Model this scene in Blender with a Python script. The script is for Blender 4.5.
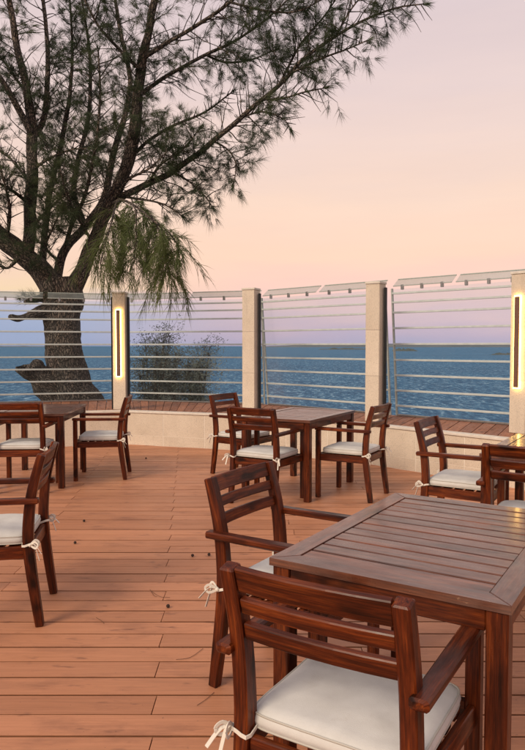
import bpy, bmesh, math, random
from mathutils import Vector, Matrix, noise
R = math.radians
random.seed(7)
scene = bpy.context.scene
for o in list(bpy.data.objects):
    bpy.data.objects.remove(o)
col = scene.collection

# ------------------------------------------------------------------ camera
F = 660.0                       # focal length in photograph pixels (525 x 750)
CH = 1.40                       # eye height
PITCH = math.atan(29 / F)
cd = bpy.data.cameras.new('camera')
cam = bpy.data.objects.new('camera', cd); col.objects.link(cam)
cd.sensor_fit = 'VERTICAL'; cd.sensor_height = 24; cd.lens = 24 * F / 750
cd.clip_start = 0.05; cd.clip_end = 60000
cam.location = (0, 0, CH); cam.rotation_euler = (R(90) - PITCH, 0, 0)
scene.camera = cam

# ------------------------------------------------------------------ world, sun, exposure
SUN_EL, SUN_AZ = R(34), R(222)          # low afterglow behind the viewer, a little to the left
w = bpy.data.worlds.new('World'); scene.world = w; w.use_nodes = True
nt = w.node_tree; nt.nodes.clear()
def N(t, **k):
    n = nt.nodes.new(t)
    for a, b in k.items(): setattr(n, a, b)
    return n
tc = N('ShaderNodeTexCoord'); sep = N('ShaderNodeSeparateXYZ')
nt.links.new(tc.outputs['Generated'], sep.inputs[0])
# soft low cloud banks bend the colour bands near the horizon
mp = N('ShaderNodeMapping'); mp.inputs['Scale'].default_value = (5, 5, 34)
nt.links.new(tc.outputs['Generated'], mp.inputs[0])
nz = N('ShaderNodeTexNoise'); nz.inputs['Scale'].default_value = 1.3; nz.inputs['Detail'].default_value = 6
nt.links.new(mp.outputs[0], nz.inputs[0])
ma = N('ShaderNodeMath', operation='MULTIPLY_ADD'); ma.inputs[1].default_value = 0.05; ma.inputs[2].default_value = -0.025
nt.links.new(nz.outputs[0], ma.inputs[0])
ad = N('ShaderNodeMath', operation='ADD'); nt.links.new(sep.outputs[2], ad.inputs[0]); nt.links.new(ma.outputs[0], ad.inputs[1])
rp = N('ShaderNodeValToRGB')
high = [(.20, (1.0, .71, .53)), (.28, (.92, .69, .58)), (.36, (.84, .66, .61)), (.47, (.77, .63, .625)), (1.0, (.52, .48, .51))]
right = [(0.0, (.50, .42, .56)), (.022, (.62, .45, .55)), (.05, (.80, .53, .53)), (.085, (.97, .60, .50)), (.135, (1.04, .68, .48))] + high
left = [(0.0, (.36, .41, .60)), (.045, (.42, .45, .62)), (.064, (.64, .53, .58)), (.086, (.95, .68, .42)), (.115, (.98, .67, .48))] + high
def sky_ramp(rp, stops):
    cr = rp.color_ramp
    while len(cr.elements) < len(stops): cr.elements.new(0.5)
    for e, (p, c) in zip(cr.elements, stops): e.position = p; e.color = (*c, 1)
    nt.links.new(ad.outputs[0], rp.inputs[0])
sky_ramp(rp, right)
rp2 = N('ShaderNodeValToRGB'); sky_ramp(rp2, left)
mr = N('ShaderNodeMapRange', interpolation_type='SMOOTHSTEP'); nt.links.new(sep.outputs[0], mr.inputs[0])      # the dusk is bluer towards the left
mr.inputs[1].default_value = .02; mr.inputs[2].default_value = -.34
smx = N('ShaderNodeMix', data_type='RGBA'); nt.links.new(mr.outputs[0], smx.inputs[0]); nt.links.new(rp.outputs[0], smx.inputs[6]); nt.links.new(rp2.outputs[0], smx.inputs[7])
mp2 = N('ShaderNodeMapping'); mp2.inputs['Scale'].default_value = (2.2, 2.2, 13); mp2.inputs['Rotation'].default_value = (.06, .10, 0)
nt.links.new(tc.outputs['Generated'], mp2.inputs[0])
nz2 = N('ShaderNodeTexNoise'); nz2.inputs['Scale'].default_value = 1.0; nz2.inputs['Detail'].default_value = 7; nz2.inputs['Roughness'].default_value = .58
nt.links.new(mp2.outputs[0], nz2.inputs[0])
hz = N('ShaderNodeValToRGB'); hz.color_ramp.elements[0].position = .30; hz.color_ramp.elements[0].color = (.965, .96, .975, 1)
hz.color_ramp.elements[1].position = .70; hz.color_ramp.elements[1].color = (1.03, 1.02, 1.015, 1); nt.links.new(nz2.outputs[0], hz.inputs[0])
hm_ = N('ShaderNodeMix', data_type='RGBA', blend_type='MULTIPLY'); hm_.inputs[0].default_value = 1
nt.links.new(smx.outputs[2], hm_.inputs[6]); nt.links.new(hz.outputs[0], hm_.inputs[7])
bg1 = N('ShaderNodeBackground'); bg1.inputs[1].default_value = 0.82; nt.links.new(hm_.outputs[2], bg1.inputs[0])
sky = N('ShaderNodeTexSky', sky_type='NISHITA', sun_disc=False, sun_elevation=SUN_EL, sun_rotation=SUN_AZ)
sky.ozone_density = 3.0
bg2 = N('ShaderNodeBackground'); bg2.inputs[1].default_value = 0.012; nt.links.new(sky.outputs[0], bg2.inputs[0])
adds = N('ShaderNodeAddShader'); nt.links.new(bg1.outputs[0], adds.inputs[0]); nt.links.new(bg2.outputs[0], adds.inputs[1])
wo = N('ShaderNodeOutputWorld'); nt.links.new(adds.outputs[0], wo.inputs[0])
sl = bpy.data.lights.new('sun', 'SUN'); sl.energy = 2.3; sl.angle = R(24); sl.color = (1.0, .82, .62)
so = bpy.data.objects.new('sun', sl); col.objects.link(so)
sdir = Vector((math.sin(SUN_AZ) * math.cos(SUN_EL), math.cos(SUN_AZ) * math.cos(SUN_EL), math.sin(SUN_EL)))
so.rotation_euler = sdir.to_track_quat('Z', 'Y').to_euler()
vs = scene.view_settings; vs.view_transform = 'Standard'; vs.look = 'None'; vs.gamma = 1; vs.exposure = 0.22
scene.render.engine = 'CYCLES'
scene.cycles.transparent_max_bounces = 24
scene.cycles.sample_clamp_indirect = 4

# ------------------------------------------------------------------ helpers
class MB:
    """collects shapes; g = grain coordinate (across, along, up) per vertex"""
    def __init__(s): s.v, s.f, s.g, s.sm = [], [], [], []
    def add(s, vs, fs, gs=None, smooth=False):
        o = len(s.v); s.v += [tuple(v) for v in vs]; s.g += [tuple(g) for g in (gs or vs)]
        s.f += [tuple(o + i for i in f) for f in fs]; s.sm += [smooth] * len(fs)
    def mesh(s, name):
        m = bpy.data.meshes.new(name); m.from_pydata(s.v, [], s.f)
        a = m.attributes.new('g', 'FLOAT_VECTOR', 'POINT')
        a.data.foreach_set('vector', [c for g in s.g for c in g])
        m.polygons.foreach_set('use_smooth', s.sm); m.update()
        return m
    def build(s, name, mat, parent=None):
        return link(name, s.mesh(name), mat, parent)
def link(name, mesh, mat, parent=None):
    if mat is not None and not mesh.materials: mesh.materials.append(M[mat] if isinstance(mat, str) else mat)
    o = bpy.data.objects.new(name, mesh); col.objects.link(o); o.parent = parent
    return o
def empty(name, loc=(0, 0, 0), rz=0):
    o = bpy.data.objects.new(name, None); col.objects.link(o); o.location = loc; o.rotation_euler = (0, 0, rz)
    o.empty_display_size = .1; return o
def tag(o, label=None, cat=None, group=None, kind=None):
    for k, v in (('label', label), ('category', cat), ('group', group), ('kind', kind)):
        if v: o[k] = v
    return o
def copy_tree(o, parent=None):
    c = o.copy(); col.objects.link(c); c.parent = parent
    for ch in list(o.children): copy_tree(ch, c)
    return c
def frame_of(d, up):
    d = d.normalized(); x = d.cross(up)
    if x.length < 1e-4: x = d.cross(Vector((1, 0, 0)))
    x.normalize(); return x, d, x.cross(d).normalized()
def ring(w, t, b):
    hw, ht = w / 2, t / 2
    return [(-hw + b, -ht), (hw - b, -ht), (hw, -ht + b), (hw, ht - b), (hw - b, ht), (-hw + b, ht), (-hw, ht - b), (-hw, -ht + b)]
def sweep(mb, pts, wts, up=Vector((0, 0, 1)), b=.004, seed=0.0):
    """chamfered rectangular section w x t carried along pts"""
    pts = [Vector(p) for p in pts]; n = len(pts); vs, gs, fs = [], [], []; s = 0
    def put(c, x, u, prof, k, sl):
        for a, e in prof:
            vs.append(c + x * (a * k) + u * (e * k)); gs.append((a + seed, sl + seed * 3.1, e + seed * 1.7))
    rows = 0
    for i, p in enumerate(pts):
        d = (pts[min(i + 1, n - 1)] - pts[max(i - 1, 0)])
        x, dd, u = frame_of(d, up); wt = wts[i] if isinstance(wts, list) else wts
        if i: s += (p - pts[i - 1]).length
        prof = ring(wt[0], wt[1], b)
        if i == 0: put(p, x, u, prof, 1 - 2 * b / min(wt), s); put(p + dd * b, x, u, prof, 1, s + b); rows += 2
        elif i == n - 1: put(p - dd * b, x, u, prof, 1, s - b); put(p, x, u, prof, 1 - 2 * b / min(wt), s); rows += 2
        else: put(p, x, u, prof, 1, s); rows += 1
    for r in range(rows - 1):
        for k in range(8):
            a, c = r * 8 + k, r * 8 + (k + 1) % 8
            fs.append((a, c, c + 8, a + 8))
    fs.append(tuple(reversed(range(8)))); fs.append(tuple((rows - 1) * 8 + k for k in range(8)))
    mb.add(vs, fs, gs)
def bar(mb, p0, p1, w_, t_, up=Vector((0, 0, 1)), b=.004, seed=None):
    sweep(mb, [p0, p1], (w_, t_), up, b, random.random() * 9 if seed is None else seed)
def box(mb, lo, hi, mat4=None):
    x0, y0, z0 = lo; x1, y1, z1 = hi
    vs = [Vector(p) for p in ((x0, y0, z0), (x1, y0, z0), (x1, y1, z0), (x0, y1, z0), (x0, y0, z1), (x1, y0, z1), (x1, y1, z1), (x0, y1, z1))]
    if mat4: vs = [mat4 @ v for v in vs]
    mb.add(vs, [(0, 3, 2, 1), (4, 5, 6, 7), (0, 1, 5, 4), (1, 2, 6, 5), (2, 3, 7, 6), (3, 0, 4, 7)])
def tube(mb, pts, rad, n=6, smooth=True, cap=True):
    pts = [Vector(p) for p in pts]; vs, fs, gs = [], [], []; s = 0
    x = None
    for i, p in enumerate(pts):
        d = (pts[min(i + 1, len(pts) - 1)] - pts[max(i - 1, 0)]).normalized()
        if x is None: x, _, u = frame_of(d, Vector((.3, .2, 1)))
        else:
            x = (x - d * x.dot(d)).normalized(); u = x.cross(d)
        r = rad[i] if isinstance(rad, (list, tuple)) else rad
        if i: s += (p - pts[i - 1]).length
        for k in range(n):
            a = 2 * math.pi * k / n
            vs.append(p + (x * math.cos(a) + u * math.sin(a)) * r); gs.append((math.cos(a) * r, s, math.sin(a) * r))
    for i in range(len(pts) - 1):
        for k in range(n):
            a, b_ = i * n + k, i * n + (k + 1) % n
            fs.append((a, b_, b_ + n, a + n))
    if cap:
        fs.append(tuple(reversed(range(n)))); fs.append(tuple((len(pts) - 1) * n + k for k in range(n)))
    mb.add(vs, fs, gs, smooth)
def at(px, py, y):
    """a point of the place at depth y along the line of sight of a photograph pixel"""
    c, s = math.cos(PITCH), math.sin(PITCH); up = (375 - py) / F
    t = y / (c + up * s); return Vector(((px - 262.5) / F * t, y, CH + (up * c - s) * t))
def smooth_pts(pts, k=4):
    P = [Vector(p) for p in pts]; out = []
    for i in range(len(P) - 1):
        p0, p1, p2, p3 = P[max(i - 1, 0)], P[i], P[i + 1], P[min(i + 2, len(P) - 1)]
        for j in range(k):
            t = j / k
            out.append(.5 * ((2 * p1) + (p2 - p0) * t + (2 * p0 - 5 * p1 + 4 * p2 - p3) * t * t + (3 * p1 - p0 - 3 * p2 + p3) * t ** 3))
    out.append(P[-1]); return out

# ------------------------------------------------------------------ materials
M = {}
class MT:
    def __init__(s, name, **k):
        m = bpy.data.materials.new(name); m.use_nodes = True; s.m = m; s.t = m.node_tree
        s.b = s.t.nodes['Principled BSDF']; s.o = s.t.nodes['Material Output']; M[name] = m
        for a, v in k.items(): s.set(a, v)
    def set(s, a, v):
        i = s.b.inputs[a.replace('_', ' ')] if a.replace('_', ' ') in s.b.inputs else s.b.inputs[a]
        i.default_value = (*v, 1) if isinstance(v, tuple) and len(v) == 3 and i.type == 'RGBA' else v
    def n(s, t, ins=None, **k):
        n = s.t.nodes.new(t)
        for a, v in k.items(): setattr(n, a, v)
        for a, v in (ins or {}).items():
            if hasattr(v, 'is_output'): s.t.links.new(v, n.inputs[a])
            else: n.inputs[a].default_value = v
        return n
    def l(s, a, b): s.t.links.new(a, s.b.inputs[b] if isinstance(b, str) else b)
    def ramp(s, fac, stops):
        r = s.n('ShaderNodeValToRGB', {0: fac}); e = r.color_ramp.elements
        while len(e) < len(stops): e.new(.5)
        for q, (p, c) in zip(e, stops): q.position = p; q.color = (*c, 1)
        return r.outputs[0]
    def noise(s, vec, scale, detail=4, rough=.55):
        return s.n('ShaderNodeTexNoise', {'Vector': vec, 'Scale': scale, 'Detail': detail, 'Roughness': rough}).outputs[0]
    def mix(s, f, a, b, mode='MIX'):
        m = s.n('ShaderNodeMix', data_type='RGBA', blend_type=mode)
        for i, v in ((0, f), (6, a), (7, b)):
            if hasattr(v, 'is_output'): s.t.links.new(v, m.inputs[i])
            else: m.inputs[i].default_value = v if not isinstance(v, tuple) else (*v, 1)
        return m.outputs[2]
    def bump(s, h, strength=.2, dist=.01):
        b = s.n('ShaderNodeBump', {'Height': h, 'Strength': strength, 'Distance': dist}); s.l(b.outputs[0], 'Normal')
    def map(s, vec, scale=(1, 1, 1), loc=None):
        return s.n('ShaderNodeMapping', {'Vector': vec, 'Scale': scale, **({'Location': loc} if loc is not None else {})}).outputs[0]
    def attr(s, name='g'): return s.n('ShaderNodeAttribute', attribute_name=name).outputs['Vector']
    def obj(s): return s.n('ShaderNodeTexCoord').outputs['Object']
    def pos(s): return s.n('ShaderNodeNewGeometry').outputs['Position']
    def rnd(s):
        r = s.n('ShaderNodeObjectInfo').outputs['Random']
        return s.n('ShaderNodeMath', {0: r, 1: 37.0}, operation='MULTIPLY').outputs[0], r

def wood(name, dark, mid, light, rough, coat, wear):
    q = MT(name, Roughness=rough); off, r = q.rnd()
    v = q.n('ShaderNodeVectorMath', {0: q.attr(), 1: off}, operation='ADD').outputs[0]
    g1 = q.noise(q.map(v, (34, 2.8, 34)), 1.0, 6, .68)
    g2 = q.noise(q.map(v, (220, 7, 220)), 1.0, 3, .6)
    c = q.ramp(g1, [(.30, dark), (.50, mid), (.71, light)])
    c = q.mix(q.ramp(g2, [(.35, (.55, .55, .55)), (.6, (0, 0, 0))]), c, dark)
    kn = q.noise(q.map(v, (14, 5, 14)), 1.0, 2)                       # darker knots and stains
    c = q.mix(q.ramp(kn, [(.30, (.85, .85, .85)), (.42, (0, 0, 0))]), c, tuple(x * .45 for x in dark))
    tone = q.ramp(r, [(0, (.70, .66, .64)), (1, (1.22, 1.18, 1.14))] if wear else [(0, (.74, .70, .68)), (1, (1.10, 1.07, 1.04))])
    c = q.mix(1.0, c, tone, 'MULTIPLY')
    if wear:                                                          # greyed, sun-bleached varnish
        wn = q.noise(q.map(v, (9, 2.5, 9)), 1.0, 5, .65)
        c = q.mix(q.ramp(wn, [(.40, (0, 0, 0)), (.68, (wear, wear, wear))]), c, (.30, .235, .21))
    # chipped pale arrises
    pn = q.n('ShaderNodeNewGeometry').outputs['Pointiness']
    ch = q.noise(q.map(v, (90, 40, 90)), 1, 3)
    chip = q.n('ShaderNodeMath', {0: q.ramp(pn, [(.56, (0, 0, 0)), (.60, (1, 1, 1))]), 1: q.ramp(ch, [(.70, (0, 0, 0)), (.76, (.7, .7, .7))])}, operation='MULTIPLY').outputs[0]
    c = q.mix(chip, c, (.34, .20, .12))
    q.l(c, 'Base Color'); q.set('Coat Weight', coat); q.set('Coat Roughness', .11 if wear else .20); q.set('Specular IOR Level', .42 if wear else .20)
    rr = q.ramp(q.noise(q.map(v, (12, 5, 12)), 1, 5, .7), [(.3, (rough - .12,) * 3), (.7, (rough + .20,) * 3)]); q.l(rr, 'Roughness')
    q.bump(g2, .25, .002)
wood('chair_wood', (.013, .0028, .0012), (.108, .0190, .0040), (.290, .066, .0120), .36, .10, .0)
wood('table_wood', (.011, .0026, .0011), (.088, .0158, .0035), (.235, .054, .0105), .36, .12, .0)
wood('tabletop_wood', (.032, .0085, .0042), (.118, .035, .0150), (.225, .074, .0310), .34, .55, .14)
wood('ledge_wood', (.22, .098, .055), (.33, .145, .080), (.42, .20, .115), .55, .0, .0)

q = MT('deck', Roughness=.52); off, r = q.rnd()
v = q.n('ShaderNodeVectorMath', {0: q.obj(), 1: off}, operation='ADD').outputs[0]
P = q.pos()
g = q.noise(q.map(v, (3.0, 75, 75)), 1, 6, .72)
g2 = q.noise(q.map(v, (9, 300, 300)), 1, 2, .5)
c = q.ramp(g, [(.25, (.40, .180, .096)), (.50, (.50, .222, .114)), (.62, (.54, .243, .128)), (.8, (.58, .272, .148))])
c = q.mix(1.0, c, q.ramp(r, [(0, (.84, .82, .80)), (.35, (.97, .97, .97)), (.7, (1.02, 1.02, 1.02)), (1, (1.12, 1.12, 1.12))]), 'MULTIPLY')
d1 = q.noise(q.map(P, (1.3, 3.6, 1)), 1.6, 6, .65)                    # scuffs and foot dirt
c = q.mix(q.ramp(d1, [(.52, (0, 0, 0)), (.70, (.50, .50, .50))]), c, (.22, .095, .055))
d2 = q.noise(q.map(P, (3.2, 10, 1)), 1.6, 3, .6)
c = q.mix(q.ramp(d2, [(.62, (0, 0, 0)), (.72, (.65, .65, .65))]), c, (.16, .068, .042))
d3 = q.noise(P, 55, 2, .5)
c = q.mix(q.ramp(d3, [(.70, (0, 0, 0)), (.78, (.5, .5, .5))]), c, (.13, .06, .04))
d4 = q.noise(P, .55, 3, .6)
c = q.mix(1.0, c, q.ramp(d4, [(.3, (.90, .90, .91)), (.7, (1.06, 1.04, 1.03))]), 'MULTIPLY')
q.l(c, 'Base Color'); q.l(q.ramp(d1, [(.3, (.42,) * 3), (.7, (.62,) * 3)]), 'Roughness')
q.bump(g2, .35, .0015)

def stone(name, base, sp, scale):
    q = MT(name, Roughness=.72); off, r = q.rnd()
    v = q.n('ShaderNodeVectorMath', {0: q.pos(), 1: off}, operation='ADD').outputs[0]
    s1 = q.noise(v, scale, 3, .7); s2 = q.noise(v, 3.0, 4, .6)
    c = q.ramp(s1, [(.34, tuple(x * .62 for x in base)), (.47, base), (.62, base), (.72, sp)])
    c = q.mix(1.0, c, q.ramp(s2, [(.3, (.90, .88, .86)), (.7, (1.05, 1.05, 1.05))]), 'MULTIPLY')
    c = q.mix(1.0, c, q.ramp(r, [(0, (.94, .93, .92)), (1, (1.04, 1.04, 1.04))]), 'MULTIPLY')
    st = q.noise(q.map(q.pos(), (9, 9, .9)), 1, 5, .65)
    c = q.mix(q.ramp(st, [(.55, (0, 0, 0)), (.75, (.32, .32, .32))]), c, tuple(x * .55 for x in base))
    q.l(c, 'Base Color'); q.bump(s1, .25, .002)
stone('pillar_stone', (.61, .51, .38), (.72, .63, .50), 150)
stone('tile_stone', (.63, .55, .445), (.74, .67, .57), 120)
q = MT('grout', Roughness=.8); n1 = q.noise(q.pos(), 25, 4)
q.l(q.ramp(n1, [(.3, (.74, .69, .60)), (.7, (.84, .79, .71))]), 'Base Color')
q = MT('coping', Roughness=.6); n1 = q.noise(q.pos(), 18, 5); q.l(q.ramp(n1, [(.3, (.55, .50, .43)), (.7, (.68, .63, .55))]), 'Base Color')

q = MT('cushion', Roughness=.8); off, r = q.rnd(); v0 = q.obj(); v = q.n('ShaderNodeVectorMath', {0: v0, 1: off}, operation='ADD').outputs[0]
f1 = q.noise(v, 6, 5, .6); wv = q.noise(q.map(v0, (420, 420, 420)), 1, 2)
c = q.ramp(f1, [(.3, (.50, .49, .46)), (.6, (.60, .595, .565)), (.8, (.63, .625, .60))])
st = q.noise(v, 14, 5, .7); c = q.mix(q.ramp(st, [(.60, (0, 0, 0)), (.74, (.30, .30, .30))]), c, (.36, .31, .24)); q.l(c, 'Base Color')
q.set('Sheen Weight', .15)
rid = q.n('ShaderNodeTexNoise', {'Vector': q.map(v, (6, 13, 6)), 'Scale': 1.0, 'Detail': 3.0, 'Roughness': .5}, noise_type='RIDGED_MULTIFRACTAL').outputs[0]
hm = q.n('ShaderNodeMath', {0: rid, 1: 1.6, 2: q.n('ShaderNodeMath', {0: wv, 1: .35}, operation='MULTIPLY').outputs[0]}, operation='MULTIPLY_ADD').outputs[0]
q.bump(hm, .40, .004)
q = MT('piping', Roughness=.7, Base_Color=(.50, .48, .43)); q.b.inputs['Base Color'].default_value = (.46, .44, .39, 1)
q = MT('tie_cord', Roughness=.8); q.b.inputs['Base Color'].default_value = (.70, .66, .58, 1)
q = MT('screw', Roughness=.3, Metallic=1.0); q.b.inputs['Base Color'].default_value = (.6, .58, .55, 1)
q = MT('dark_metal', Roughness=.45, Metallic=.6); n1 = q.noise(q.pos(), 30, 3); q.l(q.ramp(n1, [(.3, (.018, .018, .02)), (.7, (.035, .035, .036))]), 'Base Color')
q = MT('steel', Roughness=.35, Metallic=.9); n1 = q.noise(q.pos(), 40, 3); q.l(q.ramp(n1, [(.3, (.28, .28, .27)), (.7, (.40, .40, .38))]), 'Base Color')
q = MT('pale_frame', Roughness=.35); n1 = q.noise(q.pos(), 40, 3); q.l(q.ramp(n1, [(.3, (.30, .34, .32)), (.7, (.40, .44, .41))]), 'Base Color')

# glass rails: frosted strips, partly see-through
q = MT('rail_glass', Roughness=.28); n1 = q.noise(q.pos(), 14, 3)
q.l(q.ramp(n1, [(.3, (.54, .59, .57)), (.7, (.66, .71, .69))]), 'Base Color')
tr = q.n('ShaderNodeBsdfTransparent', {0: (.86, .93, .93, 1)}); mx = q.n('ShaderNodeMixShader', {0: .68, 1: tr.outputs[0], 2: q.b.outputs[0]})
q.t.links.new(mx.outputs[0], q.o.inputs[0])

def glass(name, tint, k, dirt):
    q = MT(name); t = q.t
    tr = q.n('ShaderNodeBsdfTransparent', {0: (*tint, 1)})
    gl = q.n('ShaderNodeBsdfGlossy', {0: (.9, .95, .95, 1), 'Roughness': .30})
    fr = q.n('ShaderNodeFresnel', {'IOR': 1.45})
    fm = q.n('ShaderNodeMath', {0: fr.outputs[0], 1: k}, operation='MULTIPLY')
    m1 = q.n('ShaderNodeMixShader', {0: fm.outputs[0], 1: tr.outputs[0], 2: gl.outputs[0]})
    df = q.n('ShaderNodeBsdfDiffuse', {0: (.6, .62, .6, 1)})
    dn = q.noise(q.map(q.pos(), (1, 1, .6)), 3.5, 6, .7)
    dd = q.ramp(dn, [(.35, (dirt * .25,) * 3), (.75, (dirt,) * 3)])
    m2 = q.n('ShaderNodeMixShader', {0: dd, 1: m1.outputs[0], 2: df.outputs[0]})
    t.links.new(m2.outputs[0], q.o.inputs[0]); t.nodes.remove(q.b)
glass('pane_glass', (.93, .965, .985), .16, .018)
glass('flap_glass', (.92, .94, .92), .35, .12)

q = MT('lamp_glow'); q.b.inputs['Base Color'].default_value = (1, .8, .5, 1)
q.b.inputs['Emission Color'].default_value = (1, .60, .15, 1); q.b.inputs['Emission Strength'].default_value = 13.0
q = MT('lamp_plate', Roughness=.5, Metallic=.3); n1 = q.noise(q.pos(), 60, 3); q.l(q.ramp(n1, [(.3, (.15, .075, .05)), (.7, (.20, .10, .07))]), 'Base Color')

q = MT('sea', Roughness=.5); P = q.pos()
w1 = q.noise(q.map(P, (1.9, .62, 1)), 1.0, 7, .76); w2 = q.noise(q.map(P, (.12, .035, 1)), 1.0, 5, .6)
w3 = q.noise(q.map(P, (.004, .010, 1)), 1.0, 4, .6)
c = q.ramp(w1, [(.36, (.011, .062, .140)), (.47, (.020, .108, .215)), (.55, (.066, .20, .325)), (.63, (.34, .50, .60))])
c = q.mix(1.0, c, q.ramp(w2, [(.3, (.86, .89, .91)), (.7, (1.13, 1.11, 1.09))]), 'MULTIPLY')
c = q.mix(1.0, c, q.ramp(w3, [(.3, (.82, .86, .90)), (.7, (1.15, 1.12, 1.10))]), 'MULTIPLY')
q.l(c, 'Base Color'); q.set('Specular IOR Level', .0)
hh = q.n('ShaderNodeMath', {0: w1, 1: 1.0, 2: w2}, operation='MULTIPLY_ADD').outputs[0]
q.bump(hh, .8, .5)
gl = q.n('ShaderNodeBsdfGlossy', {0: (.8, .9, 1, 1), 'Roughness': .32, 'Normal': q.t.nodes['Bump'].outputs[0]})
mx = q.n('ShaderNodeMixShader', {0: .08, 1: q.b.outputs[0], 2: gl.outputs[0]}); q.t.links.new(mx.outputs[0], q.o.inputs[0])

q = MT('ground', Roughness=.9); P = q.pos(); n1 = q.noise(P, 1.2, 6); q.l(q.ramp(n1, [(.3, (.07, .075, .035)), (.7, (.17, .14, .09))]), 'Base Color'); q.bump(n1, .6, .08)
q = MT('island', Roughness=.95); n1 = q.noise(q.map(q.pos(), (.05, .05, .2)), 1, 5); q.l(q.ramp(n1, [(.3, (.045, .065, .060)), (.7, (.11, .12, .105))]), 'Base Color')
q = MT('far_land', Roughness=.95); n1 = q.noise(q.map(q.pos(), (.01, .01, .2)), 1, 5); q.l(q.ramp(n1, [(.3, (.07, .10, .12)), (.7, (.13, .155, .17))]), 'Base Color')  # grey-blue distance haze is painted into the land colour

q = MT('bark', Roughness=.9); v = q.attr()
wob = q.n('ShaderNodeTexNoise', {'Vector': v, 'Scale': 7.0, 'Detail': 4.0}).outputs['Color']
vv = q.n('ShaderNodeVectorMath', {0: wob, 1: (.10, .10, .10)}, operation='MULTIPLY').outputs[0]
vv = q.n('ShaderNodeVectorMath', {0: v, 1: vv}, operation='ADD').outputs[0]
vo = q.n('ShaderNodeTexVoronoi', {'Vector': q.map(vv, (34, 8.5, 34)), 'Scale': 1.0}, feature='DISTANCE_TO_EDGE').outputs[0]
b1 = q.noise(q.map(vv, (30, 7, 30)), 1, 6, .72); b2 = q.noise(q.map(v, (5, 1.6, 5)), 1, 4)
c = q.ramp(b1, [(.32, (.075, .058, .046)), (.50, (.20, .158, .125)), (.66, (.38, .31, .25))])
c = q.mix(q.ramp(b2, [(.45, (0, 0, 0)), (.7, (.6, .6, .6))]), c, (.27, .165, .11))
crk = q.ramp(vo, [(.02, (1, 1, 1)), (.16, (0, 0, 0))])
c = q.mix(crk, c, (.018, .014, .011))
hb = q.n('ShaderNodeMath', {0: q.ramp(vo, [(0, (0, 0, 0)), (.25, (1, 1, 1))]), 1: 1.2, 2: b1}, operation='MULTIPLY_ADD').outputs[0]
q.l(c, 'Base Color'); q.bump(hb, 1.0, .05)
q = MT('dead_wood', Roughness=.9); v = q.attr(); b1 = q.noise(q.map(v, (22, 3, 22)), 1, 5); q.l(q.ramp(b1, [(.3, (.06, .045, .034)), (.7, (.22, .17, .12))]), 'Base Color'); q.bump(b1, .8, .03)

def leaf(name, a, b, c_, tl):
    q = MT(name, Roughness=.6); n1 = q.noise(q.pos(), 1.6, 3, .6)
    c = q.ramp(n1, [(.32, a), (.52, b), (.70, c_)]); q.l(c, 'Base Color'); q.set('Specular IOR Level', .25)
    t = q.n('ShaderNodeBsdfTranslucent', {0: c}); m = q.n('ShaderNodeMixShader', {0: tl, 1: q.b.outputs[0], 2: t.outputs[0]})
    q.t.links.new(m.outputs[0], q.o.inputs[0])
leaf('needles', (.032, .046, .025), (.064, .086, .042), (.120, .138, .066), .42)
leaf('droop_needles', (.066, .090, .030), (.115, .145, .048), (.175, .195, .072), .38)
leaf('shrub_leaf', (.10, .12, .105), (.20, .225, .19), (.34, .36, .31), .25)
q = MT('seed', Roughness=.9); q.b.inputs['Base Color'].default_value = (.035, .018, .012, 1)
q = MT('dry_needle', Roughness=.9); q.b.inputs['Base Color'].default_value = (.11, .055, .03, 1)

# ------------------------------------------------------------------ setting: sea, bank, islands
mb = MB(); SZ = -4.5
rings = [12, 30, 80, 200, 600, 2000, 8000, 40000]
vs = [(0, 20, SZ)]; fs = []
n = 64
for r_ in rings:
    for k in range(n):
        a = 2 * math.pi * k / n; vs.append((r_ * math.cos(a), 20 + r_ * math.sin(a), SZ))
for k in range(n): fs.append((0, 1 + k, 1 + (k + 1) % n))
for j in range(len(rings) - 1):
    for k in range(n):
        a, b_ = 1 + j * n + k, 1 + j * n + (k + 1) % n; fs.append((a, a + n, b_ + n, b_))
mb.add(vs, fs); tag(mb.build('sea', 'sea'), kind='structure')

# bank of ground round the terrace, falling to the water
mb = MB(); vs, fs = [], []; n = 72
prof = [(0.0, -.75), (14.5, -.75), (16.5, -1.1), (19, -2.0), (22, -3.4), (25, -5.2)]
for j, (r_, z) in enumerate(prof[1:]):
    for k in range(n):
        a = 2 * math.pi * k / n; rr = r_ * (1 + .05 * math.sin(3 * a + 1) + .03 * math.sin(7 * a)) if j else r_
        vs.append((rr * math.cos(a), rr * math.sin(a) - 0, z + (.12 * noise.noise(Vector((a * 4, j, 0))) if j else 0)))
fs.append(tuple(range(n)))
for j in range(len(prof) - 2):
    for k in range(n):
        a, b_ = j * n + k, j * n + (k + 1) % n; fs.append((a, a + n, b_ + n, b_))
mb.add(vs, fs, smooth=False); tag(mb.build('ground', 'ground'), kind='structure')

def island(name, px0, px1, d, h, mat, seed):
    x0, x1 = (px0 - 262.5) / F * d, (px1 - 262.5) / F * d
    L = x1 - x0; m = MB(); nx, ny = 40, 8; vs, fs = [], []
    for i in range(nx + 1):
        for j in range(ny + 1):
            u, v = i / nx, j / ny
            e = (math.sin(math.pi * u) ** .5) * math.sin(math.pi * v)
            z = h * e * (.55 + .45 * noise.noise(Vector((u * 9 + seed, v * 3, seed))) + .25 * noise.noise(Vector((u * 30 + seed, v * 9, seed))))
            vs.append((x0 + L * u, d + (v - .5) * min(L * .5, d * .25), SZ - .3 + max(z, 0)))
    for i in range(nx):
        for j in range(ny):
            a = i * (ny + 1) + j; fs.append((a, a + ny + 1, a + ny + 2, a + 1))
    m.add(vs, fs, smooth=True); return tag(m.build(name, mat), kind='structure')
island('island', 392, 418, 760, 5.5, 'island', 1.0)
island('island', 490, 530, 440, 2.6, 'island', 4.0)
island('island', 318, 372, 1100, 5.0, 'island', 7.0)
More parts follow.
